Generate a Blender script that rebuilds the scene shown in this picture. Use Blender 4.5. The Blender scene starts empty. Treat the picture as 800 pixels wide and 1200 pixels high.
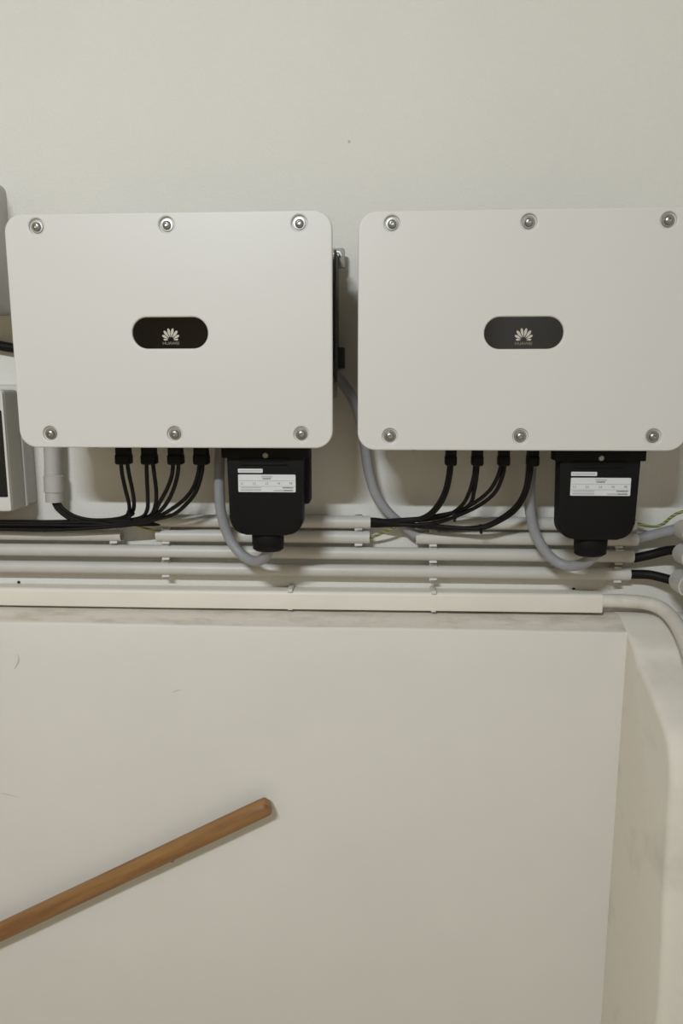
import bpy, bmesh, math, random
from mathutils import Vector, Matrix, noise
random.seed(7)

# ------------------------------------------------------------------ camera
RIGHT = Vector((0.998690834, 0.0511468083, -0.000789226))
UP = Vector((-0.00758809, 0.16338759, 0.98653277))
FWD = Vector((-0.05058695, 0.98523525, -0.1635618))
CAM = Vector((0.0, -1.705, 1.75))
FPX = 830.0
sc = bpy.context.scene
C = sc.collection
cd = bpy.data.cameras.new('camera')
cd.sensor_fit = 'VERTICAL'; cd.sensor_height = 36.0; cd.lens = 36.0 * FPX / 1200.0
cd.clip_start = 0.02
co = bpy.data.objects.new('camera', cd); C.objects.link(co)
m = Matrix((RIGHT, UP, -FWD)).transposed().to_4x4(); m.translation = CAM
co.matrix_world = m
sc.camera = co

# ------------------------------------------------------------------ light
ROOM_L, ROOM_R, ROOM_B, CEIL = -2.0, 0.748, -4.9, 3.62
w = bpy.data.worlds.new('world'); sc.world = w; w.use_nodes = True
w.node_tree.nodes['Background'].inputs[0].default_value = (0.9, 0.92, 1.0, 1)
w.node_tree.nodes['Background'].inputs[1].default_value = 0.0
LAMP = Vector((-0.92, -3.4, 3.5))
ld = bpy.data.lights.new('fluorescent_lamp', 'AREA')
ld.shape = 'RECTANGLE'; ld.size = 0.75; ld.size_y = 0.07; ld.energy = 98.0
ld.color = (0.87, 0.93, 0.985)
lo = bpy.data.objects.new('fluorescent_lamp_light', ld); C.objects.link(lo)
lo.location = LAMP - Vector((0, 0, 0.035))
lo.rotation_euler = (math.radians(31), 0, 0)
vs = sc.view_settings
vs.view_transform = 'Standard'; vs.look = 'None'; vs.gamma = 1.0; vs.use_curve_mapping = False
vs.exposure = 0.0

# ------------------------------------------------------------------ helpers
def ray(x, y): return FWD + RIGHT * ((x - 400) / FPX) + UP * ((600 - y) / FPX)
def P(x, y, Y):
    """the place on the vertical plane at depth Y that the photograph shows at x, y"""
    d = ray(x, y); return CAM + d * ((Y - CAM.y) / d.y)

MATS = {}
def mat(name, col, rough=0.5, metal=0.0, var=0.0, vscale=6.0, bump=0.0, bscale=80.0, col2=None, ior=None, detail=4.0, c2lo=0.45, c2hi=0.7, stretch=None):
    mt = bpy.data.materials.new(name); mt.use_nodes = True
    nt = mt.node_tree; b = nt.nodes['Principled BSDF']
    b.inputs['Base Color'].default_value = (*col, 1); b.inputs['Roughness'].default_value = rough
    b.inputs['Metallic'].default_value = metal
    if ior: b.inputs['IOR'].default_value = ior
    tc = nt.nodes.new('ShaderNodeTexCoord')
    src = tc.outputs['Object']
    if stretch:
        mp = nt.nodes.new('ShaderNodeMapping'); mp.inputs['Scale'].default_value = stretch
        nt.links.new(src, mp.inputs['Vector']); src = mp.outputs['Vector']
    if var or col2:
        n = nt.nodes.new('ShaderNodeTexNoise'); n.inputs['Scale'].default_value = vscale
        n.inputs['Detail'].default_value = detail; n.inputs['Roughness'].default_value = 0.6
        nt.links.new(src, n.inputs['Vector'])
        r = nt.nodes.new('ShaderNodeValToRGB')
        if col2:
            r.color_ramp.elements[0].position = c2lo; r.color_ramp.elements[1].position = c2hi
            r.color_ramp.elements[0].color = (*col, 1); r.color_ramp.elements[1].color = (*col2, 1)
        else:
            r.color_ramp.elements[0].position = 0.3; r.color_ramp.elements[1].position = 0.7
            r.color_ramp.elements[0].color = (*[c * (1 - var) for c in col], 1)
            r.color_ramp.elements[1].color = (*[min(1, c * (1 + var)) for c in col], 1)
        nt.links.new(n.outputs['Fac'], r.inputs['Fac']); nt.links.new(r.outputs['Color'], b.inputs['Base Color'])
    if bump:
        n2 = nt.nodes.new('ShaderNodeTexNoise'); n2.inputs['Scale'].default_value = bscale
        n2.inputs['Detail'].default_value = 3.0
        nt.links.new(tc.outputs['Object'], n2.inputs['Vector'])
        bp = nt.nodes.new('ShaderNodeBump'); bp.inputs['Strength'].default_value = bump; bp.inputs['Distance'].default_value = 0.004
        nt.links.new(n2.outputs['Fac'], bp.inputs['Height']); nt.links.new(bp.outputs['Normal'], b.inputs['Normal'])
    MATS[name] = mt; return mt

mat('wall_plaster', (0.735, 0.72, 0.665), 0.9, var=0.02, vscale=2.0, bump=0.30, bscale=150)
mat('lower_plaster', (0.71, 0.69, 0.64), 0.75, var=0.025, vscale=2.5, bump=0.08, bscale=25)
mat('pier_plaster', (0.74, 0.705, 0.63), 0.85, col2=(0.56, 0.53, 0.47), vscale=7, detail=5, c2lo=0.54, c2hi=0.88, bump=0.25, bscale=60)
mat('dusty_ledge', (0.70, 0.655, 0.575), 0.95, col2=(0.47, 0.42, 0.34), vscale=9, detail=8, c2lo=0.48, c2hi=0.78, bump=0.3, bscale=90, stretch=(1, 3, 3))
mat('warm_bounce_paint', (0.42, 0.35, 0.24), 0.9, var=0.02)  # unseen walls and ceiling, coloured warm to tint the bounced fill light
mat('floor_concrete', (0.48, 0.40, 0.29), 0.8, var=0.12, vscale=5, bump=0.2, bscale=40)
mat('cover_white', (0.645, 0.632, 0.60), 0.42, bump=0.02, bscale=400)
mat('body_grey', (0.42, 0.42, 0.40), 0.5, bump=0.05, bscale=300)
mat('display_glass', (0.006, 0.005, 0.004), 0.06, ior=1.5)
mat('emblem_print', (0.50, 0.47, 0.40), 0.5)
mat('letter_print', (0.24, 0.21, 0.165), 0.5)
mat('steel', (0.36, 0.355, 0.33), 0.36, metal=1.0, var=0.08, vscale=200)
mat('pipe_grey_shaded', (0.44, 0.43, 0.40), 0.5, var=0.04, vscale=20)  # grey darkened to carry the shadow lying partly on the upright pipe
mat('dark_grey', (0.05, 0.05, 0.045), 0.6, var=0.05)
mat('dull_steel', (0.33, 0.33, 0.30), 0.6, metal=0.25, var=0.1, vscale=60)
mat('black_plastic', (0.0035, 0.0035, 0.0035), 0.6, ior=1.3, bump=0.04, bscale=500)
mat('black_rubber', (0.006, 0.005, 0.0045), 0.55, ior=1.3, var=0.2, vscale=30)
mat('grey_cable', (0.29, 0.295, 0.31), 0.5, var=0.06, vscale=30)
mat('conduit_grey', (0.55, 0.535, 0.50), 0.42, var=0.04, vscale=10)
mat('trunk_white', (0.76, 0.72, 0.645), 0.5, var=0.03, vscale=6)
mat('old_conduit', (0.70, 0.665, 0.59), 0.6, col2=(0.53, 0.50, 0.43), vscale=14, detail=6, c2lo=0.5, c2hi=0.75)
mat('clip_white', (0.62, 0.61, 0.57), 0.45, var=0.03)
mat('label_paper', (0.66, 0.67, 0.68), 0.5, var=0.02)
mat('label_ink', (0.09, 0.09, 0.095), 0.6)
mat('label_ink_pale', (0.36, 0.37, 0.38), 0.6)
mat('box_grey', (0.50, 0.49, 0.455), 0.5, bump=0.05, bscale=200)
mat('box_white', (0.62, 0.61, 0.58), 0.45, var=0.02)
mat('smoked_window', (0.012, 0.012, 0.012), 0.12, ior=1.45)
mat('hole_dark', (0.02, 0.018, 0.015), 0.9)
mat('mark_grey', (0.50, 0.475, 0.43), 0.9)
# wood: grain along the local X axis
mt = mat('handle_wood', (0.31, 0.162, 0.055), 0.5, col2=(0.19, 0.082, 0.028), vscale=22, detail=6, c2lo=0.40, c2hi=0.68, bump=0.12, bscale=120, stretch=(0.12, 1.6, 1.6))
# yellow-green earth wire: stripes along the wire by a wave in object space
mt = bpy.data.materials.new('earth_wire'); mt.use_nodes = True; nt = mt.node_tree
b = nt.nodes['Principled BSDF']; b.inputs['Roughness'].default_value = 0.5
tc = nt.nodes.new('ShaderNodeTexCoord'); wv = nt.nodes.new('ShaderNodeTexWave')
wv.bands_direction = 'Z'; wv.inputs['Scale'].default_value = 45.0
nt.links.new(tc.outputs['Object'], wv.inputs['Vector'])
r = nt.nodes.new('ShaderNodeValToRGB'); r.color_ramp.interpolation = 'CONSTANT'
r.color_ramp.elements[0].color = (0.09, 0.13, 0.04, 1); r.color_ramp.elements[1].color = (0.31, 0.33, 0.075, 1)
r.color_ramp.elements[1].position = 0.5
nt.links.new(wv.outputs['Fac'], r.inputs['Fac']); nt.links.new(r.outputs['Color'], b.inputs['Base Color'])
MATS['earth_wire'] = mt

def finish(name, me, material, parent=None, smooth=True, angle=35, flat_front=False):
    o = bpy.data.objects.new(name, me); C.objects.link(o)
    for mm in (material if isinstance(material, (list, tuple)) else [material]):
        me.materials.append(MATS[mm])
    if smooth:
        for p in me.polygons: p.use_smooth = True
        me.set_sharp_from_angle(angle=math.radians(angle))
    if flat_front:
        for p in me.polygons:
            if abs(p.normal.y) > 0.9995: p.use_smooth = False
    if parent: o.parent = parent
    return o
def obj(name, bm, material, parent=None, smooth=True, angle=35, flat_front=False):
    bmesh.ops.recalc_face_normals(bm, faces=bm.faces[:])
    me = bpy.data.meshes.new(name); bm.to_mesh(me); bm.free()
    return finish(name, me, material, parent, smooth, angle, flat_front)
def tag(o, label, cat, group=None):
    o['label'] = label; o['category'] = cat
    if group: o['group'] = group
    return o
def structure(o, label=None, cat=None):
    o['kind'] = 'structure'
    if label: o['label'] = label
    if cat: o['category'] = cat
    return o
def thing(name, label, cat, loc=(0, 0, 0), group=None):
    o = bpy.data.objects.new(name, None); C.objects.link(o); o.location = loc; o.empty_display_size = 0.05
    return tag(o, label, cat, group)
def part(name, bm, material, parent, **k):
    """bm is in world coordinates; the part sits under its thing's Empty"""
    root = parent; off = Vector(parent.location)
    while root.parent: root = root.parent; off += Vector(root.location)
    bmesh.ops.translate(bm, verts=bm.verts[:], vec=-off)
    return obj(name, bm, material, parent, **k)

def add_box(bm, x0, x1, y0, y1, z0, z1, bev=0.0, seg=2):
    t = bmesh.new()
    vsx = [t.verts.new((x, y, z)) for x in (x0, x1) for y in (y0, y1) for z in (z0, z1)]
    for f in ((0, 1, 3, 2), (4, 6, 7, 5), (0, 4, 5, 1), (2, 3, 7, 6), (0, 2, 6, 4), (1, 5, 7, 3)):
        t.faces.new([vsx[i] for i in f])
    if bev: bmesh.ops.bevel(t, geom=t.edges[:], offset=bev, segments=seg, profile=0.5, affect='EDGES')
    merge(bm, t); return bm
def merge(bm, t):
    me = bpy.data.meshes.new('tmp'); t.to_mesh(me); t.free(); bm.from_mesh(me); bpy.data.meshes.remove(me)
def box(*a, **k): return add_box(bmesh.new(), *a, **k)
def prism(outline, y0, y1, bev=0.0, seg=3, bm=None):
    """outline of (x, z) points extruded along Y from y0 (front) to y1"""
    t = bmesh.new()
    a = [t.verts.new((x, y0, z)) for x, z in outline]; c = [t.verts.new((x, y1, z)) for x, z in outline]
    n = len(outline); front = t.faces.new(a); t.faces.new(c[::-1])
    for i in range(n): t.faces.new((a[i], c[i], c[(i + 1) % n], a[(i + 1) % n]))
    if bev:
        es = [e for e in front.edges]
        bmesh.ops.bevel(t, geom=es, offset=bev, segments=seg, profile=0.5, affect='EDGES')
    if bm is None: return t
    merge(bm, t); return bm
def rrect(x0, x1, z0, z1, r, n=8):
    rs = r if isinstance(r, (list, tuple)) else [r] * 4   # bl, br, tr, tl
    out = []
    for (cx, cz, a0, rr) in ((x0 + rs[0], z0 + rs[0], 180, rs[0]), (x1 - rs[1], z0 + rs[1], 270, rs[1]), (x1 - rs[2], z1 - rs[2], 0, rs[2]), (x0 + rs[3], z1 - rs[3], 90, rs[3])):
        for i in range(n + 1):
            a = math.radians(a0 + 90 * i / n); out.append((cx + rr * math.cos(a), cz + rr * math.sin(a)))
    return out
def catmull(pts, per=8):
    pts = [Vector(p) for p in pts]
    if len(pts) == 2: return [pts[0].lerp(pts[1], i / 2) for i in range(3)]
    q = [pts[0] * 2 - pts[1]] + pts + [pts[-1] * 2 - pts[-2]]; out = []
    for i in range(1, len(q) - 2):
        p0, p1, p2, p3 = q[i - 1:i + 3]
        for k in range(per):
            t = k / per
            out.append(0.5 * ((2 * p1) + (p2 - p0) * t + (2 * p0 - 5 * p1 + 4 * p2 - p3) * t * t + (3 * p1 - p0 - 3 * p2 + p3) * t ** 3))
    out.append(pts[-1]); return out
def tube(pts, r, sides=12, per=8, bm=None, smooth=True, caps=True, hollow=0.0):
    bm = bm if bm is not None else bmesh.new()
    path = catmull(pts, per) if smooth else [Vector(p) for p in pts]
    n = len(path); tang = [(path[min(i + 1, n - 1)] - path[max(i - 1, 0)]).normalized() for i in range(n)]
    up = Vector((0, 0, 1)) if abs(tang[0].z) < 0.9 else Vector((0, 1, 0))
    nrm = (up - tang[0] * up.dot(tang[0])).normalized(); rings = []
    for i in range(n):
        nrm = (nrm - tang[i] * nrm.dot(tang[i])).normalized(); bi = tang[i].cross(nrm)
        rr = r(i / (n - 1)) if callable(r) else r
        rings.append([bm.verts.new(path[i] + (nrm * math.cos(2 * math.pi * k / sides) + bi * math.sin(2 * math.pi * k / sides)) * rr) for k in range(sides)])
    for i in range(n - 1):
        for k in range(sides):
            bm.faces.new((rings[i][k], rings[i][(k + 1) % sides], rings[i + 1][(k + 1) % sides], rings[i + 1][k]))
    if caps and not hollow:
        bm.faces.new(rings[0][::-1]); bm.faces.new(rings[-1])
    if hollow:
        for ring, ti in ((rings[0], tang[0]), (rings[-1], -tang[-1])):
            c = sum((v.co for v in ring), Vector()) / sides
            inn = [bm.verts.new(c + (v.co - c) * hollow) for v in ring]
            deep = [bm.verts.new(v.co + ti * 0.03) for v in inn]
            for k in range(sides):
                j = (k + 1) % sides
                bm.faces.new((ring[k], ring[j], inn[j], inn[k])); bm.faces.new((inn[k], inn[j], deep[j], deep[k]))
            bm.faces.new(deep)
    return bm
def lathe(profile, centre, axis='-y', seg=20, bm=None):
    """profile of (radius, height along axis)"""
    bm = bm if bm is not None else bmesh.new(); cx = Vector(centre)
    def pt(r, h, a):
        if axis == '-y': return cx + Vector((r * math.cos(a), -h, r * math.sin(a)))
        return cx + Vector((r * math.cos(a), r * math.sin(a), -h))
    rings = []
    for r, h in profile:
        rings.append([bm.verts.new(pt(0, h, 0))] if r < 1e-6 else [bm.verts.new(pt(r, h, 2 * math.pi * k / seg)) for k in range(seg)])
    for a, c in zip(rings, rings[1:]):
        for k in range(seg):
            j = (k + 1) % seg
            if len(a) == 1 and len(c) == 1: continue
            if len(a) == 1: bm.faces.new((a[0], c[k], c[j]))
            elif len(c) == 1: bm.faces.new((a[k], a[j], c[0]))
            else: bm.faces.new((a[k], a[j], c[j], c[k]))
    if len(rings[0]) > 1: bm.faces.new(rings[0])
    if len(rings[-1]) > 1: bm.faces.new(rings[-1])
    return bm

# ------------------------------------------------------------------ setting
LEDGE_Z = 1.207; PANEL_Y = -0.1; PIER_X = 0.58
T = 0.12
wall_back = structure(obj('wall_back', box(ROOM_L - T, ROOM_R + T, 0, T, 0, CEIL), 'wall_plaster', smooth=False), 'rough off-white plastered wall carrying the two inverters', 'wall')
structure(obj('wall_left', box(ROOM_L - T, ROOM_L, ROOM_B, 0, 0, CEIL), 'warm_bounce_paint', smooth=False))
structure(obj('wall_right', box(ROOM_R, ROOM_R + T, ROOM_B, 0, 0, CEIL), 'wall_plaster', smooth=False))
structure(obj('wall_rear', box(ROOM_L - T, ROOM_R + T, ROOM_B - T, ROOM_B, 0, CEIL), 'warm_bounce_paint', smooth=False))
structure(obj('floor', box(ROOM_L - T, ROOM_R + T, ROOM_B - T, T, -T, 0), 'floor_concrete', smooth=False))
structure(obj('ceiling', box(ROOM_L - T, ROOM_R + T, ROOM_B - T, T, CEIL, CEIL + T), 'warm_bounce_paint', smooth=False))

# thick lower wall with a dusty ledge on top; rounded arris
bm = bmesh.new(); nx = 60; R = 0.007
prof = [(0.0, LEDGE_Z + 0.0165), (-0.042, LEDGE_Z + 0.0165), (-0.068, LEDGE_Z + 0.0095), (PANEL_Y + R, LEDGE_Z)]
prof += [(PANEL_Y + R - R * math.sin(a), LEDGE_Z - R + R * math.cos(a)) for a in (math.radians(t) for t in (22, 45, 68, 90))]
prof += [(PANEL_Y, LEDGE_Z - 0.1), (PANEL_Y, 0.6), (PANEL_Y, 0.0), (0.0, 0.0)]
cols = []
for i in range(nx + 1):
    x = ROOM_L + (PIER_X - ROOM_L) * i / nx; col = []
    for j, (y, z) in enumerate(prof):
        dz = 0.0018 * noise.noise(Vector((x * 9, y * 30, 1.3))) if j < 8 else 0
        dy = 0.0012 * noise.noise(Vector((x * 5, 4.2, z * 6))) if 3 <= j <= 7 else 0
        col.append(bm.verts.new((x, y + dy, z + dz)))
    cols.append(col)
npf = len(prof)
for i in range(nx):
    for j in range(npf):
        f = bm.faces.new((cols[i][j], cols[i + 1][j], cols[i + 1][(j + 1) % npf], cols[i][(j + 1) % npf]))
        f.material_index = 1 if j < 4 else 0
bm.faces.new(cols[0]); bm.faces.new(cols[-1][::-1])
wall_lower = structure(obj('wall_lower', bm, ['lower_plaster', 'dusty_ledge'], angle=50), 'smooth cream lower wall with a dusty ledge along its top', 'wall')

# plastered pier in the right corner with a rounded, sloping shoulder
key = [(0.0, 1.226), (-0.045, 1.2255), (-0.10, 1.205), (-0.145, 1.183), (-0.182, 1.157), (-0.273, 1.118), (-0.338, 1.084), (-0.370, 1.052), (-0.381, 1.010), (-0.386, 0.936), (-0.398, 0.757), (-0.415, 0.479), (-0.42, 0.0)]
pp = catmull([(0, y, z) for y, z in key], 5)
bm = bmesh.new(); xs = [0, 0.002, 0.006, 0.012, 0.03, 0.06, 0.09, 0.12, 0.15, ROOM_R - PIER_X]; ins = [0.012, 0.007, 0.003, 0.0, 0, 0, 0, 0, 0, 0]
rows = []
for dx, inn in zip(xs, ins):
    row = []
    for i, p in enumerate(pp):
        t = (pp[min(i + 1, len(pp) - 1)] - pp[max(i - 1, 0)]).normalized(); nr = Vector((0, t.z, -t.y))
        if nr.y > 0: nr = -nr
        fade = min(1, max(0, (i - 9) / 6))
        amp = (0.005 * noise.noise(Vector((dx * 8, p.y * 12, p.z * 12))) + 0.002 * noise.noise(Vector((dx * 30, p.y * 50, p.z * 40)))) * fade
        q = p + nr * (amp - inn * fade); q.z = max(q.z, 0)
        if i == len(pp) - 1: q.z = 0
        row.append(bm.verts.new((PIER_X + dx, min(q.y, 0), q.z)))
    rows.append(row)
for a, c in zip(rows, rows[1:]):
    for i in range(len(pp) - 1):
        f = bm.faces.new((a[i], c[i], c[i + 1], a[i + 1]))
        f.material_index = 0
corner = [bm.verts.new((PIER_X, 0, 0)), bm.verts.new((ROOM_R, 0, 0))]
bm.faces.new(rows[0] + [corner[0]]); bm.faces.new((rows[-1] + [corner[1]])[::-1])
bm.faces.new((rows[0][-1], rows[-1][-1], corner[1], corner[0])); bm.faces.new((rows[0][0], corner[0], corner[1], rows[-1][0]))
structure(obj('wall_pier', bm, 'pier_plaster', angle=60), 'rough white plastered pier with a sloping shoulder in the right corner', 'wall')

# ceiling lamp behind the camera
lt = thing('ceiling_lamp', 'white fluorescent batten lamp on the ceiling behind the camera', 'lamp', (LAMP.x, LAMP.y, CEIL))
part('housing', box(LAMP.x - 0.42, LAMP.x + 0.42, LAMP.y - 0.05, LAMP.y + 0.05, LAMP.z + 0.02, CEIL, bev=0.006), 'box_white', lt)

# ------------------------------------------------------------------ inverters
Y_FRONT = -0.27
def flat_shape(splines, thick, bev, name='shape'):
    """filled 2D outline with holes, thickness and rounded edges -> bmesh facing -Y, front at y = 0"""
    cu = bpy.data.curves.new(name, 'CURVE'); cu.dimensions = '2D'; cu.fill_mode = 'BOTH'
    cu.extrude = thick / 2 - bev; cu.bevel_depth = bev; cu.bevel_resolution = 3; cu.offset = -bev
    for pts in splines:
        s = cu.splines.new('POLY'); s.points.add(len(pts) - 1); s.use_cyclic_u = True
        for q, (x, z) in zip(s.points, pts): q.co = (x, z, 0, 1)
    o = bpy.data.objects.new(name, cu); C.objects.link(o)
    dg = bpy.context.evaluated_depsgraph_get(); dg.update()
    me = bpy.data.meshes.new_from_object(o.evaluated_get(dg))
    bm = bmesh.new(); bm.from_mesh(me)
    bpy.data.objects.remove(o); bpy.data.curves.remove(cu); bpy.data.meshes.remove(me)
    for v in bm.verts: v.co = Vector((v.co.x, thick / 2 - v.co.z, v.co.y))
    bmesh.ops.remove_doubles(bm, verts=bm.verts[:], dist=1e-5)
    return bm
def text_mesh(s, size, cx, cz, y, thick=0.0003, width=None):
    cu = bpy.data.curves.new('lettering', 'FONT'); cu.body = s; cu.size = size; cu.align_x = 'CENTER'; cu.align_y = 'CENTER'; cu.extrude = thick; cu.resolution_u = 2
    o = bpy.data.objects.new('lettering', cu); C.objects.link(o)
    dg = bpy.context.evaluated_depsgraph_get(); dg.update()
    me = bpy.data.meshes.new_from_object(o.evaluated_get(dg))
    bm = bmesh.new(); bm.from_mesh(me)
    bpy.data.objects.remove(o); bpy.data.curves.remove(cu); bpy.data.meshes.remove(me)
    xs_ = [v.co.x for v in bm.verts]; k = (width / (max(xs_) - min(xs_))) if width else 1.0
    for v in bm.verts: v.co = Vector((cx + v.co.x * k, y - v.co.z, cz + v.co.y))
    return bm
def circle(cx, cz, r, n=24): return [(cx + r * math.cos(2 * math.pi * k / n), cz + r * math.sin(2 * math.pi * k / n)) for k in range(n)]

def screw_bm(x, y, z, rot):
    bm = lathe([(0.0125, -0.002), (0.0125, 0.0010), (0.0118, 0.0018), (0.0085, 0.0020), (0.0082, 0.0024), (0.0080, 0.0045), (0.0066, 0.0072), (0.0045, 0.0084), (0.0032, 0.0086), (0.0030, 0.0062), (0.0, 0.0060)], (x, y, z), seg=20)
    return bm

def inverter(label, cx, cz, plug_px, plug_w, group):
    """cx, cz: middle of the bottom row of cover screws"""
    t = thing('solar_inverter', label, 'inverter', (cx, 0, cz), group)
    x0, x1, z0, z1 = cx - 0.325, cx + 0.324, cz - 0.0285, cz + 0.4305
    sx = [cx - 0.26, cx, cx + 0.26]; spos = [(x, z) for z in (cz + 0.4063, cz) for x in sx]
    dcx, dcz = cx - 0.0015, cz + 0.2010; dw, dh = 0.0765, 0.0305
    stad = rrect(dcx - dw, dcx + dw, dcz - dh, dcz + dh, dh - 0.0002, 10)
    cover = flat_shape([rrect(x0, x1, z0, z1, 0.036, 10), stad] + [circle(x, z, 0.0150) for x, z in spos], 0.014, 0.0032)
    bmesh.ops.translate(cover, verts=cover.verts[:], vec=(0, Y_FRONT, 0))
    cov = part('front_cover', cover, 'cover_white', t, angle=40, flat_front=True)
    # inner tray just behind the cover (floor of the screw dimples)
    b = prism(rrect(x0 + 0.006, x1 - 0.006, z0 + 0.006, z1 - 0.006, 0.03, 6), Y_FRONT + 0.0052, Y_FRONT + 0.02)
    b = part('cover_tray', b, 'cover_white', t)
    part('body', prism(rrect(x0 + 0.012, x1 - 0.012, z0 + 0.014, z1 - 0.012, 0.03, 6), Y_FRONT + 0.02, -0.125, bev=0.004), 'body_grey', t)
    hs = bmesh.new(); add_box(hs, x0 + 0.03, x1 - 0.03, -0.125, -0.112, z0 + 0.03, z1 - 0.03)
    for k in range(26):
        x = x0 + 0.035 + k * (x1 - x0 - 0.072) / 25
        add_box(hs, x - 0.0015, x + 0.0035, -0.112, -0.045, z0 + 0.03, z1 - 0.03)
    part('heat_sink', hs, 'body_grey', t, smooth=False)
    # wall bracket with the ears that stick out on the right
    br = bmesh.new(); add_box(br, x0 + 0.04, x1 - 0.004, -0.045, -0.03, z0 + 0.10, z1 - 0.04, bev=0.002)
    add_box(br, x0 + 0.06, x0 + 0.12, -0.03, 0.0, z0 + 0.12, z1 - 0.06); add_box(br, x1 - 0.12, x1 - 0.06, -0.03, 0.0, z0 + 0.12, z1 - 0.06)
    bk = part('mounting_bracket', br, 'dull_steel', t)
    part('side_rail', box(x1 - 0.006, x1 - 0.001, -0.12, -0.028, z0 + 0.135, z1 - 0.045, bev=0.001), 'dark_grey', bk)
    ear = prism(rrect(x1 - 0.03, x1 + 0.0135, cz + 0.362, cz + 0.405, [0.001, 0.001, 0.006, 0.006], 4), -0.036, -0.028, bev=0.001)
    part('bracket_ear', ear, 'dull_steel', bk)
    part('bolt', lathe([(0.011, 0), (0.011, 0.002), (0.0075, 0.0022), (0.0075, 0.008), (0.004, 0.010), (0, 0.0102)], (x1 - 0.0035, -0.036, cz + 0.388), seg=6), 'steel', bk, angle=20)
    ear2 = prism(rrect(x1 - 0.03, x1 + 0.0135, cz + 0.138, cz + 0.186, 0.003, 3), -0.05, -0.028, bev=0.002)
    part('bracket_ear', ear2, 'dark_grey', bk)
    for x, z in spos: part('screw', screw_bm(x, Y_FRONT + 0.0052, z, 0), 'steel', t, angle=30)
    # display window with the petal emblem and the maker's lettering
    yd = Y_FRONT + 0.0048
    dsp = part('display', prism(rrect(dcx - dw + 0.0004, dcx + dw - 0.0004, dcz - dh + 0.0004, dcz + dh - 0.0004, dh - 0.0008, 10), yd - 0.0008, yd + 0.006), 'display_glass', t)
    em = bmesh.new(); ec = (dcx + 0.0005, dcz - 0.0135); yy = yd - 0.0008
    for s in (-1, 1):
        for ang, L, wd, r0 in ((12, 0.0232, 0.0027, 0.0050), (37, 0.0226, 0.0028, 0.0052), (62, 0.0195, 0.0025, 0.0052), (86, 0.0150, 0.0019, 0.0052)):
            a = math.radians(ang) * s; d = Vector((math.sin(a), math.cos(a))); nn = Vector((d.y, -d.x)); pts = []
            sh = [(0.0, 0.0), (0.18, 0.38), (0.42, 0.80), (0.66, 1.0), (0.86, 0.80), (0.96, 0.42), (1.0, 0.0), (0.96, -0.42), (0.86, -0.80), (0.66, -1.0), (0.42, -0.80), (0.18, -0.38)]
            for u, v in sh:
                q = d * (r0 + (L - r0) * u) + nn * (wd * v); pts.append((ec[0] + q.x, ec[1] + q.y))
            prism(pts, yy - 0.0004, yy, bm=em)
    part('emblem', em, 'emblem_print', dsp, smooth=False)
    part('lettering', text_mesh('HUAWEI', 0.0085, dcx + 0.0005, dcz - 0.0203, yy, width=0.033), 'letter_print', dsp, smooth=False)
    # plugs of the string cables
    for px in plug_px:
        c = P(px, 535, -0.17); hw = plug_w / 2
        pl = bmesh.new()
        add_box(pl, c.x - hw * 0.92, c.x + hw * 0.92, -0.182, -0.158, 1.612, cz - 0.012, bev=0.003)
        add_box(pl, c.x - hw, c.x + hw, -0.185, -0.155, 1.5985, 1.622, bev=0.005, seg=3)
        part('dc_connector', pl, 'black_plastic', t)
    part('port_cap', lathe([(0.008, 0), (0.008, 0.018), (0.006, 0.0215), (0, 0.022)], (cx - 0.205, -0.17, cz - 0.0148), axis='-z', seg=12), 'black_plastic', t)
    # black AC terminal cover
    ax = cx + 0.1765; zt = cz - 0.0285
    yb = -0.215
    hw0, hw1 = 0.0815, 0.0785; zb = cz - 0.2200
    out = [(ax - hw0, zt - 0.004), (ax - hw0, zt - 0.03)]
    r = 0.034
    for i in range(9):
        a = math.radians(180 + 90 * i / 8); out.append((ax - hw1 + r + r * math.cos(a), zb + r + r * math.sin(a)))
    for i in range(9):
        a = math.radians(270 + 90 * i / 8); out.append((ax + hw1 - r + r * math.cos(a), zb + r + r * math.sin(a)))
    out += [(ax + hw0, zt - 0.03), (ax + hw0, zt - 0.004)]
    ab = prism(out, yb, -0.172, bev=0.006)
    add_box(ab, ax - 0.0935, ax + 0.093, yb - 0.001, -0.178, zt - 0.0255, zt + 0.012, bev=0.003)        # top flange
    add_box(ab, ax - 0.060, ax + 0.0905, -0.176, -0.12, zt - 0.130, zt + 0.004, bev=0.006)              # rear shell
    for (u0, u1, v0, v1) in ((-0.056, 0.052, -0.0300, -0.0270), (-0.052, 0.048, -0.0395, -0.0360)):     # moulded grip ribs
        add_box(ab, ax + u0, ax + u1, yb - 0.004, yb + 0.004, zt + v0, zt + v1, bev=0.0012)
    ac = part('terminal_cover', ab, 'black_plastic', t, angle=45)
    part('screw', lathe([(0.0062, 0), (0.0062, 0.002), (0.0045, 0.0035), (0.0018, 0.0036), (0.0018, 0.0022), (0, 0.0022)], (ax + 0.001, yb - 0.001, zt - 0.0190), seg=14), 'steel', ac)
    gl = lathe([(0.030, 0), (0.0355, 0.006), (0.0355, 0.030), (0.034, 0.032), (0.034, 0.041), (0.027, 0.046), (0.016, 0.046), (0.016, 0.039), (0, 0.039)], (ax - 0.0015, -0.185, zb + 0.005), axis='-z', seg=24)
    bmesh.ops.scale(gl, vec=(1, 0.62, 1), space=Matrix.Translation((0, 0.185, 0)), verts=gl.verts[:])
    part('cable_gland', gl, 'black_plastic', ac)
    # stickers
    yl = yb - 0.0008
    lx0, lx1, lz0, lz1 = ax - 0.0585, ax + 0.0645, cz - 0.1262, cz - 0.0885
    lb = part('sticker', prism(rrect(ax - 0.0585, ax - 0.0055, cz - 0.0848, cz - 0.0762, 0.0015, 3), yl, yb), 'label_paper', ac)
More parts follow.
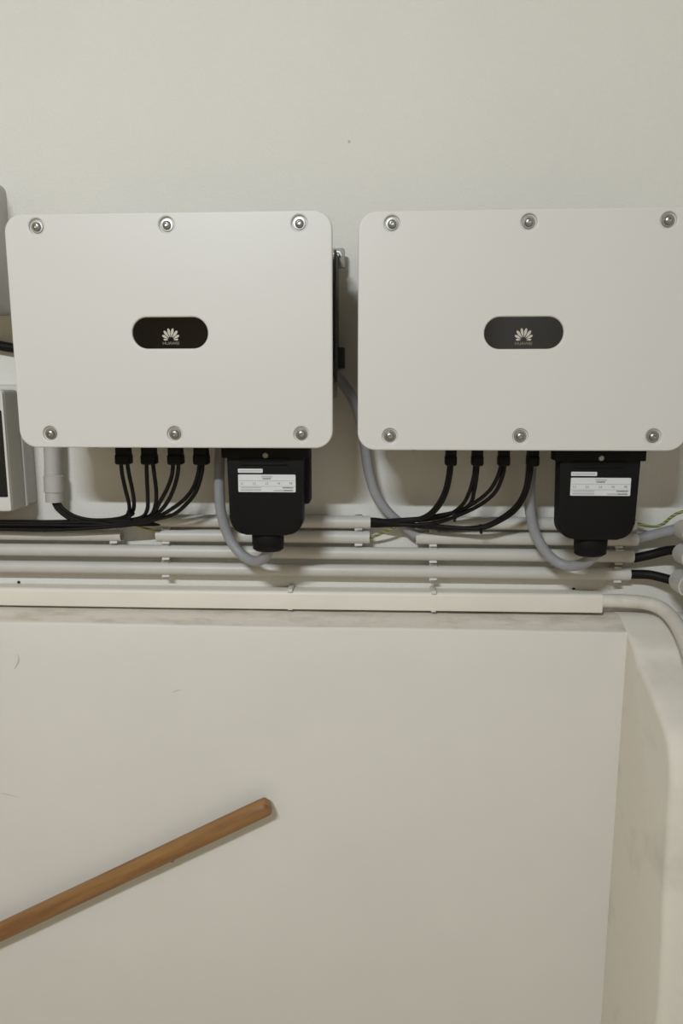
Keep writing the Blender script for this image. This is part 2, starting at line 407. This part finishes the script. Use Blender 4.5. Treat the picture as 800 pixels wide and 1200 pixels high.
    lb = part('rating_label', prism(rrect(lx0, lx1, lz0, lz1, 0.002, 3), yl, yb), 'label_paper', ac)
    ink = bmesh.new(); pale = bmesh.new(); W = lx1 - lx0; H = lz1 - lz0
    def dash(bm_, u0, u1, v0, v1): add_box(bm_, lx0 + u0 * W, lx0 + u1 * W, yl - 0.0003, yl + 0.0002, lz1 - v1 * H, lz1 - v0 * H)
    for v in (0.34, 0.66): dash(pale, 0.01, 0.99, v, v + 0.02)
    dash(pale, 0.03, 0.40, 0.83, 0.845)
    rnd = random.Random(3)
    def scribble(bm_, u0, u1, v, h):     # a line of print too small to read
        u = u0
        while u < u1:
            k = rnd.uniform(0.006, 0.012); dash(bm_, u, min(u + k, u1), v, v + h); u += k + 0.005
    scribble(pale, 0.41, 0.60, 0.08, 0.08); scribble(ink, 0.43, 0.57, 0.20, 0.07)
    scribble(pale, 0.04, 0.40, 0.71, 0.06); scribble(pale, 0.04, 0.40, 0.87, 0.06)
    scribble(ink, 0.77, 0.96, 0.71, 0.07); scribble(pale, 0.62, 0.96, 0.87, 0.07); scribble(ink, 0.80, 0.95, 0.87, 0.06)
    for s, u in (('L1', 0.07), ('L2', 0.28), ('L3', 0.50), ('N', 0.71), ('PE', 0.92)):
        tb = text_mesh(s, 0.0068, lx0 + u * W, lz1 - 0.51 * H, yl, thick=0.0002); merge(ink, tb)
    for q, mq in ((ink, 'label_ink'), (pale, 'label_ink_pale')): part('print', q, mq, ac, smooth=False)['kind'] = 'stuff'
    sk = bmesh.new(); u = ax - 0.055
    while u < ax - 0.010:
        k = rnd.uniform(0.0008, 0.0022); add_box(sk, u, u + k, yl - 0.0003, yl + 0.0002, cz - 0.0820, cz - 0.0795); u += k + 0.001
    part('print', sk, 'label_ink_pale', ac, smooth=False)['kind'] = 'stuff'
    return t

I1X, I1Z = -0.4152, 1.6708; I2X, I2Z = 0.2839, 1.6674
inverter('white wall inverter on the left, beside the grey distribution box', I1X, I1Z, (145, 175, 206, 236), 0.0335, 'white inverters on the wall')
inverter('white wall inverter on the right, nearer the plastered corner pier', I2X, I2Z, (528, 559, 590, 624), 0.025, 'white inverters on the wall')

# ------------------------------------------------------------------ conduits on the wall
RT = 0.0155; YT = -0.029
def clip_bm(x, z, r, y):
    """open spring clip: arms hug the pipe from behind, lips flare above and below"""
    bm = bmesh.new(); n = 18; wd = 0.009
    ang = [math.radians(62 + (298 - 62) * i / n) for i in range(n + 1)]   # 0 deg points to the camera (-Y)
    inner, outer = [], []
    for a in ang:
        inner.append((-math.cos(a), math.sin(a), r + 0.0004)); outer.append((-math.cos(a), math.sin(a), r + 0.0030))
    lip = 0.0045
    sec = []
    for (cy, sz, q), (cy2, sz2, q2) in zip(inner, outer): sec.append(((y + cy * q, z + sz * q), (y + cy2 * q2, z + sz2 * q2)))
    a0, a1 = sec[0], sec[-1]
    sec.insert(0, ((a0[0][0] - 0.004, a0[0][1] + lip), (a0[1][0] - 0.001, a0[1][1] + lip)))
    sec.append(((a1[0][0] - 0.004, a1[0][1] - lip), (a1[1][0] - 0.001, a1[1][1] - lip)))
    vs_ = [[bm.verts.new((x + s * wd, *q)) for q in pr for s in (-1, 1)] for pr in sec]
    for p, q in zip(vs_, vs_[1:]):
        for i, j in ((0, 1), (1, 3), (3, 2), (2, 0)): bm.faces.new((p[i], p[j], q[j], q[i]))
    bm.faces.new(vs_[0]); bm.faces.new(vs_[-1])
    add_box(bm, x - wd, x + wd, y + r + 0.001, 0.0, z - 0.011, z + 0.011)
    return bm
def conduit(label, xa, xb, z, clips, group='grey conduits under the inverters'):
    t = thing('conduit', label, 'conduit', ((xa + xb) / 2, 0, z), group)
    part('pipe', tube([(xa, YT, z), ((xa + xb) / 2, YT, z + 0.0004), (xb, YT, z)], RT, sides=24, per=6, hollow=0.86), 'conduit_grey', t)
    for x in clips:
        part('clip', clip_bm(x, z, RT, YT), 'clip_white', t)
    return t
ZA, ZB, ZC, ZD = 1.4472, 1.4105, 1.3705, 1.3272
def X(px, py, Y=YT): return P(px, py, Y).x
conduit('short grey conduit in the top row, from left cable bundle to the gap', X(183, 611), X(434, 611), ZA, [X(195, 612), X(420, 611)])
conduit('grey conduit in the top row ending behind the right black terminal cover', X(489, 611), X(744, 614), ZA, [X(507, 612), X(722, 612)])
conduit('grey conduit stub in the second row at the far left', ROOM_L + 0.3, X(143, 628), ZB, [X(134, 628)])
conduit('grey conduit in the second row under the left black terminal cover', X(184, 628), X(433, 630), ZB, [X(195, 628), X(420, 630)])
conduit('grey conduit in the second row with a grey cable leaving its right end', X(487, 628), X(746, 632), ZB, [X(507, 630), X(724, 632)])
conduit('long grey conduit in the third row from the top', ROOM_L + 0.3, X(741, 652), ZC, [X(195, 646), X(507, 650), X(724, 652)])
conduit('long grey conduit in the fourth row, just above the white trunking', ROOM_L + 0.3, X(737, 673), ZD, [X(195, 667), X(507, 670), X(722, 673)])

# white rectangular trunking on the ledge line and the old pipe that leaves it
tk = thing('cable_trunking', 'off-white rectangular trunking running just above the dusty ledge', 'trunking', (-0.5, 0, 1.255))
XE = X(705, 709, -0.04)
e = bmesh.new(); sec = rrect(-0.046, -0.002, 1.2325, 1.2785, [0.003, 0.003, 0.003, 0.009], 4)
xs2 = [ROOM_L + 0.2, -1.0, -0.5, 0.0, 0.3, XE]; vr = []
for i, x in enumerate(xs2):
    dz = 0.0016 * math.sin(x * 2.3)
    vr.append([e.verts.new((x, y, z + dz)) for y, z in sec])
for a, c in zip(vr, vr[1:]):
    for i in range(len(sec)): e.faces.new((a[i], a[(i + 1) % len(sec)], c[(i + 1) % len(sec)], c[i]))
e.faces.new(vr[0]); e.faces.new(vr[-1])
part('channel', e, 'trunk_white', tk)
for px in (340, 508):
    xk = X(px, 690, -0.04)
    part('clip', box(xk - 0.006, xk + 0.006, -0.050, 0.0, 1.276, 1.2845, bev=0.0015), 'clip_white', tk)
    part('clip', box(xk - 0.006, xk + 0.006, -0.050, -0.004, 1.2315, 1.2345, bev=0.0015), 'clip_white', tk)
op = tube([(XE - 0.05, -0.028, 1.258), P(708, 704, -0.028), P(735, 704.5, -0.03), P(758, 707, -0.04), P(776, 714, -0.065), P(790, 728, -0.11), P(801, 748, -0.17), P(812, 778, -0.25), P(822, 815, -0.33)], 0.0165, sides=16, per=6)
tag(obj('old_conduit', op, 'old_conduit'), 'stained white pipe leaving the trunking and bending over the corner pier', 'conduit')

# vertical conduit with sleeve under the left inverter
vp = thing('vertical_conduit', 'grey upright conduit with a sleeve below the left inverter', 'conduit', (-0.785, 0, 1.50))
q0, q1 = P(61.5, 527, -0.04), P(63, 585, -0.04)
part('pipe', tube([Vector((q0.x, -0.04, 1.80)), q0, P(62, 560, -0.04)], 0.0200, sides=20, per=4), 'pipe_grey_shaded', vp)
part('sleeve', tube([P(62.5, 556, -0.04), P(62.7, 559, -0.04), P(63.2, 570, -0.04), P(63.3, 576, -0.04), P(63.4, 578, -0.04), P(63.8, 588, -0.04)], lambda t: 0.0232 if 0.1 < t < 0.62 else 0.0205, sides=20, per=4, hollow=0.85), 'pipe_grey_shaded', vp)
part('clip', box(q0.x - 0.012, q0.x + 0.012, -0.022, 0.0, 1.70, 1.72), 'clip_white', vp)

# conduits that run along the right wall
RW = 'conduit stubs on the right wall'
for (px, py, rr, lab) in ((802, 621, 0.0235, 'upper grey conduit end at the right edge, taking in a grey cable'), (801, 649, 0.0235, 'middle grey conduit end at the right edge, taking in a black cable'), (799, 681, 0.0275, 'lower grey conduit end at the right edge, below the other two')):
    c = P(px, py, -0.085)
    st = thing('wall_conduit', lab, 'conduit', (c.x, c.y, c.z), RW)
    part('pipe', tube([(c.x, -0.075, c.z), (c.x, -0.35, c.z), (c.x, -0.65, c.z)], rr * 0.88, sides=18, per=3, hollow=0.85), 'conduit_grey', st)
    part('collar', tube([(c.x, -0.078, c.z), (c.x, -0.13, c.z)], rr, sides=18, hollow=0.88), 'conduit_grey', st)
    for yk in (-0.22, -0.5):
        part('clip', box(c.x, ROOM_R, yk - 0.008, yk + 0.008, c.z - 0.008, c.z + 0.008), 'clip_white', st)

# ------------------------------------------------------------------ cables
def cable(name, label, pts, r, material, cat='cable', group=None, sides=10, per=7):
    w_ = [P(*p) for p in pts]
    return tag(obj(name, tube(w_, r, sides=sides, per=per), material, angle=60), label, cat, group)
GC = 'thick grey cables'
cable('grey_cable', 'thick grey cable dropping from behind the left inverter into the second-row conduit', [(388, 425, -0.07), (391, 437, -0.075), (402, 450, -0.072), (413, 467, -0.068), (421, 487, -0.062), (427, 520, -0.056), (432, 553, -0.05), (441, 581, -0.045), (456, 602, -0.04), (474, 617, -0.034), (488, 627, -0.03), (505, 629, -0.029)], 0.0122, 'grey_cable', group=GC, sides=14)
cable('grey_cable', 'thick grey cable looping out of the left black terminal cover', [(259, 515, -0.13), (257, 545, -0.12), (257, 575, -0.112), (259, 600, -0.105), (267, 627, -0.10), (281, 648, -0.108), (297, 657.5, -0.130), (309, 654, -0.158), (315, 645, -0.178), (315, 636, -0.185)], 0.0120, 'grey_cable', group=GC, sides=14)
cable('grey_cable', 'thick grey cable looping out of the right black terminal cover', [(624, 515, -0.13), (622, 545, -0.12), (620, 580, -0.112), (622, 605, -0.105), (629, 630, -0.10), (643, 651, -0.105), (660, 662, -0.115), (678, 662, -0.14), (692, 655, -0.168), (698, 646, -0.182), (698, 638, -0.185)], 0.0120, 'grey_cable', group=GC, sides=14)
cable('grey_cable', 'thick grey cable between second-row conduit end and the right edge', [(735, 632, -0.029), (748, 631, -0.03), (765, 627, -0.04), (785, 622, -0.062), (803, 620, -0.085), (806, 620, -0.11)], 0.0128, 'grey_cable', group=GC, sides=14)
BC = 'black cables at the right conduit ends'
cable('black_cable', 'thick black cable leaving the third-row conduit towards the right edge', [(730, 653, -0.029), (742, 654, -0.03), (762, 650, -0.04), (783, 645, -0.06), (801, 645, -0.085), (807, 648, -0.11)], 0.0112, 'black_rubber', group=BC)
cable('black_cable', 'thick black cable leaving the fourth-row conduit, curving down at the right', [(725, 672.5, -0.029), (738, 673, -0.03), (760, 673.5, -0.038), (780, 678, -0.055), (798, 683, -0.08), (806, 681, -0.12)], 0.0112, 'black_rubber', group=BC)
cable('earth_wire', 'thin yellow-green earth wire beside the right black terminal cover', [(735, 611, -0.029), (748, 614, -0.032), (764, 617, -0.04), (776, 614.5, -0.048), (785, 607, -0.055), (795, 601, -0.06), (812, 597, -0.07)], 0.0034, 'earth_wire', 'wire')
cable('earth_wire', 'thin yellow-green earth wire in the gap between the conduits', [(425, 630, -0.029), (434, 630, -0.032), (445, 626, -0.042), (458, 620, -0.052), (468, 616, -0.054), (490, 617, -0.056)], 0.0032, 'earth_wire', 'wire')
cable('earth_wire', 'thin yellow-green earth wire under the left cable bundle', [(150, 612, -0.045), (160, 616, -0.05), (172, 619.5, -0.048), (186, 623, -0.04), (192, 627, -0.03)], 0.0028, 'earth_wire', 'wire')
cable('black_cable', 'black cable on the wall between the two boxes at the left edge', [(-60, 402, -0.02), (-10, 404, -0.02), (10, 407, -0.02), (40, 411, -0.02), (90, 415, -0.02)], 0.0115, 'black_rubber')

RS = 0.0046
ordw = ('first', 'second', 'third', 'fourth')
# left inverter: pairs of string cables that drop into the bundle and turn left
left = [
    [[(141.5, 538, -.17), (143, 555, -.166), (147, 574, -.15), (151, 590, -.115), (151, 600, -.08), (145, 606, -.066), (128, 609, -.060), (105, 609, -.056), (86, 604, -.052), (72, 594, -.045), (65, 580, -.04)],
     [(148.5, 538, -.17), (151, 555, -.166), (155, 574, -.15), (157, 588, -.115), (155.5, 599, -.08), (148, 608, -.068), (128, 612, -.062), (103, 612, -.058), (83, 606, -.054), (69, 595, -.047), (62, 580, -.04)]],
    [[(171.5, 538, -.17), (172, 560, -.165), (173, 582, -.14), (172.5, 597, -.10), (166, 606, -.072), (148, 610, -.066), (125, 614, -.064), (100, 614, -.06), (80, 607, -.054), (66, 595, -.046), (60, 580, -.04)],
     [(178.5, 538, -.17), (181, 558, -.165), (183, 576, -.145), (182, 592, -.11), (176, 604, -.078), (158, 609, -.07), (130, 611, -.067), (104, 616.5, -.064), (60, 617, -.062), (0, 615, -.06), (-60, 614, -.06)]],
    [[(203, 538, -.17), (201.5, 556, -.166), (196, 572, -.15), (187, 589, -.12), (180, 601, -.085), (168, 608, -.074), (140, 612, -.070), (100, 618.5, -.066), (50, 619.5, -.063), (0, 618, -.061), (-60, 617, -.061)],
     [(209.5, 538, -.17), (208, 556, -.166), (203, 574, -.15), (195, 590, -.12), (184, 602, -.088), (170, 609, -.078), (140, 614.5, -.073), (100, 612, -.069), (50, 613, -.066), (0, 612, -.064), (-60, 611, -.064)]],
    [[(234, 538, -.17), (232, 555, -.167), (226, 572, -.155), (215, 586, -.135), (197, 599, -.105), (182, 606.5, -.085), (165, 611, -.078), (120, 615.5, -.072), (60, 615.5, -.068), (0, 615, -.066), (-60, 614, -.066)],
     [(238, 538, -.17), (236, 556, -.167), (229, 577, -.155), (217, 592, -.135), (203, 603, -.11), (185, 608, -.088), (165, 613.5, -.082), (120, 618, -.075), (60, 621, -.070), (0, 620, -.068), (-60, 619, -.068)]],
]
for i, pair in enumerate(left):
    for s, pts in zip(('left', 'right'), pair):
        cable('string_cable', '%s thin black cable of the pair from the %s plug of the left inverter' % (s, ordw[i]), pts, RS, 'black_rubber', group='string cables of the left inverter', sides=8)
# cables that leave the top-row conduit and lie in the bundle
for k, (a, c, lab) in enumerate(((608.5, -.040, 'upper'), (612, -.047, 'lower'))):
    cable('bundle_cable', '%s black cable entering the left end of the top-row conduit' % lab, [(200, 611, -.029 - .006 * k), (186, a + 1.5, -.032 - .006 * k), (165, a + 2, c), (130, a + 2.5, c), (90, a + 3, c), (40, a + 3.5, c), (-60, a + 3, c)], 0.0058, 'black_rubber', group='bundle cables')
right = [
    [[(526.5, 540, -.17), (525, 556, -.166), (521, 574, -.15), (513, 590, -.12), (501, 603, -.085), (484, 609.5, -.066), (462, 611, -.05), (436, 608.5, -.034), (420, 609, -.03)],
     [(529, 540, -.17), (527.5, 557, -.166), (523, 577, -.15), (515, 593, -.12), (503, 604.5, -.088), (484, 610.5, -.069), (462, 612, -.054), (436, 609.5, -.038), (420, 610, -.032)]],
    [[(557, 540, -.17), (555, 558, -.166), (550, 576, -.15), (542, 591, -.125), (528, 602, -.095), (506, 608, -.075), (470, 611, -.058), (436, 611, -.04), (420, 611, -.033)],
     [(560, 540, -.17), (558, 560, -.166), (555, 577, -.15), (551, 590, -.13), (538, 599, -.10), (508, 606, -.079), (470, 609, -.062), (436, 611.5, -.035), (420, 612, -.028)]],
    [[(588, 540, -.17), (584, 556, -.167), (574, 574, -.155), (556, 589, -.135), (535, 599.5, -.105), (508, 605, -.083), (470, 611, -.062), (436, 613, -.038), (420, 613, -.03)],
     [(591.5, 540, -.17), (588.5, 558, -.167), (579, 578, -.155), (560, 593, -.135), (534, 605, -.11), (515, 611.5, -.088), (492, 615, -.072), (460, 613.5, -.055), (436, 614, -.036), (420, 613, -.026)]],
    [[(619.5, 540, -.17), (618, 558, -.167), (613, 578, -.155), (602, 595, -.135), (584, 608.5, -.112), (564, 617, -.095), (530, 619.5, -.08), (495, 617.5, -.068), (460, 614, -.051), (436, 615, -.034), (420, 614, -.029)],
     [(623, 540, -.17), (621, 559, -.167), (615, 581, -.155), (604, 598, -.135), (586, 610.5, -.112), (564, 619, -.098), (530, 618, -.084), (495, 615, -.072), (460, 615.5, -.055), (436, 616, -.03), (420, 614.5, -.025)]],
]
for i, pair in enumerate(right):
    for s, pts in zip(('left', 'right'), pair):
        cable('string_cable', '%s thin black cable of the pair from the %s plug of the right inverter' % (s, ordw[i]), pts, RS, 'black_rubber', group='string cables of the right inverter', sides=8)
for (px, py, Y, lab, a) in ((532, 604, -.10, 'small black cable tie on the strands of the right inverter', 20), (563, 618, -.096, 'small black cable tie at the lowest strands of the right inverter', 15), (153, 601, -.075, 'small black cable tie on the strands of the left inverter', 60)):
    c = P(px, py, Y); d = Vector((math.cos(math.radians(a)), 0, math.sin(math.radians(a)))) * 0.003
    tie = tube([c - d, c + d], 0.0098 if px != 563 else 0.0075, sides=12)
    add_box(tie, c.x - 0.003, c.x + 0.003, c.y - 0.013, c.y - 0.006, c.z - 0.013, c.z - 0.005, bev=0.001)
    tag(obj('cable_tie', tie, 'black_plastic'), lab, 'cable tie', 'cable ties')

# ------------------------------------------------------------------ boxes at the left edge
XB = -0.846; zb0, zb1 = 1.482, 1.762
db = thing('distribution_box', 'grey distribution box with a dark window at the left edge', 'box', (XB - 0.18, 0, zb0))
part('base', prism(rrect(XB - 0.36, XB, zb0 + 0.004, zb1 + 0.012, 0.006, 3), -0.052, 0.0, bev=0.002), 'box_grey', db)
part('seam', prism(rrect(XB - 0.361, XB + 0.003, zb0 + 0.002, zb1 + 0.008, 0.006, 3), -0.058, -0.050), 'box_white', db)
hood = flat_shape([rrect(XB - 0.36, XB, zb0, zb1, 0.008, 4), rrect(XB - 0.33, XB - 0.006, zb0 + 0.033, zb1 - 0.045, 0.004, 3)], 0.064, 0.004)
bmesh.ops.translate(hood, verts=hood.verts[:], vec=(0, -0.122, 0))
part('cover', hood, 'box_grey', db)
part('window', box(XB - 0.334, XB - 0.004, -0.112, -0.106, zb0 + 0.030, zb1 - 0.042), 'smoked_window', db)
fr = flat_shape([rrect(XB - 0.352, XB - 0.001, zb0 + 0.002, zb1 - 0.004, 0.006, 4), rrect(XB - 0.328, XB - 0.0065, zb0 + 0.034, zb1 - 0.046, 0.004, 3)], 0.006, 0.0015)
bmesh.ops.translate(fr, verts=fr.verts[:], vec=(0, -0.1265, 0))
part('window_frame', fr, 'box_white', db)
XU = -0.868; zu0, zu1 = 1.937, 2.232
ub = thing('junction_box', 'grey rounded box high on the wall at the left edge', 'box', (XU - 0.15, 0, zu0))
part('base', prism(rrect(XU - 0.30, XU, zu0, zu1, 0.020, 6), -0.10, 0.0), 'box_grey', ub)
part('lid', prism(rrect(XU - 0.302, XU + 0.002, zu0 - 0.002, zu1 + 0.002, 0.021, 6), -0.155, -0.10, bev=0.006), 'box_grey', ub)

# ------------------------------------------------------------------ wooden handle leaning on the lower wall
r = 0.0228
top = P(314, 944, PANEL_Y - r - 0.016); bl = P(0, 1092, PANEL_Y - r - 0.020)
d = (bl - top).normalized(); L = (top.z - r * 0.9) / -d.z
hx = bmesh.new(); n = 40; sides = 20; rings = []
for i in range(n + 1):
    s = L * i / n; rr = r * (0.985 + 0.03 * noise.noise(Vector((s * 3, 0.5, 0.2))))
    rings.append((s, rr))
rings = [(-0.002, r * 0.70), (0.0005, r * 0.86), (0.004, r * 0.96)] + [(s, rr) for s, rr in rings if s > 0.01]
vr = []
for s, rr in rings:
    vr.append([hx.verts.new((s, rr * math.cos(2 * math.pi * k / sides), rr * math.sin(2 * math.pi * k / sides))) for k in range(sides)])
for a, c in zip(vr, vr[1:]):
    for k in range(sides): hx.faces.new((a[k], a[(k + 1) % sides], c[(k + 1) % sides], c[k]))
hx.faces.new(vr[0]); hx.faces.new(vr[-1])
h = obj('wooden_handle', hx, 'handle_wood', angle=50)
zax = Vector((0, 1, 0)); zax = (zax - d * zax.dot(d)).normalized(); yax = zax.cross(d)
mm = Matrix((d, yax, zax)).transposed().to_4x4(); mm.translation = top; h.matrix_world = mm
tag(h, 'brown wooden broom handle leaning against the cream lower wall', 'handle')
kn = lathe([(0.0, -0.004), (0.007, -0.002), (0.006, 0.0), (0.004, 0.0025), (0, 0.0035)], (0.283, -0.0222, -0.003), seg=10)
o = obj('knot', kn, 'handle_wood', h)

# ------------------------------------------------------------------ small marks on the walls
for px, py in ((22, 682.5), (672, 690.5)):
    c = P(px, py, -0.0005)
    obj('screw_hole', lathe([(0.0042, 0.0), (0.0042, 0.0012), (0.0030, 0.0013), (0.0028, 0.0004), (0, 0.0004)], (c.x, 0.0, c.z), seg=10), 'hole_dark', wall_back)
c = P(409, 166, 0)
obj('screw_hole', lathe([(0.003, 0.0), (0.003, 0.0008), (0, 0.0009)], (c.x, 0.0, c.z), seg=10), 'mark_grey', wall_back)
for pts, rr in (([(21, 767), (22, 773), (20, 779), (17, 784)], 0.0022), ([(202, 811.5), (207, 809.5), (212, 808.5)], 0.0012), ([(0, 929), (8, 931), (22, 934)], 0.0010)):
    s = tube([P(x, y, PANEL_Y) for x, y in pts], lambda t, q=rr: q * (0.3 + 0.7 * math.sin(math.pi * min(max(t, 0.05), 0.95))), sides=6, per=4)
    for v in s.verts: v.co.y = PANEL_Y + (v.co.y - PANEL_Y) * 0.25
    obj('scuff_mark', s, 'mark_grey', wall_lower)
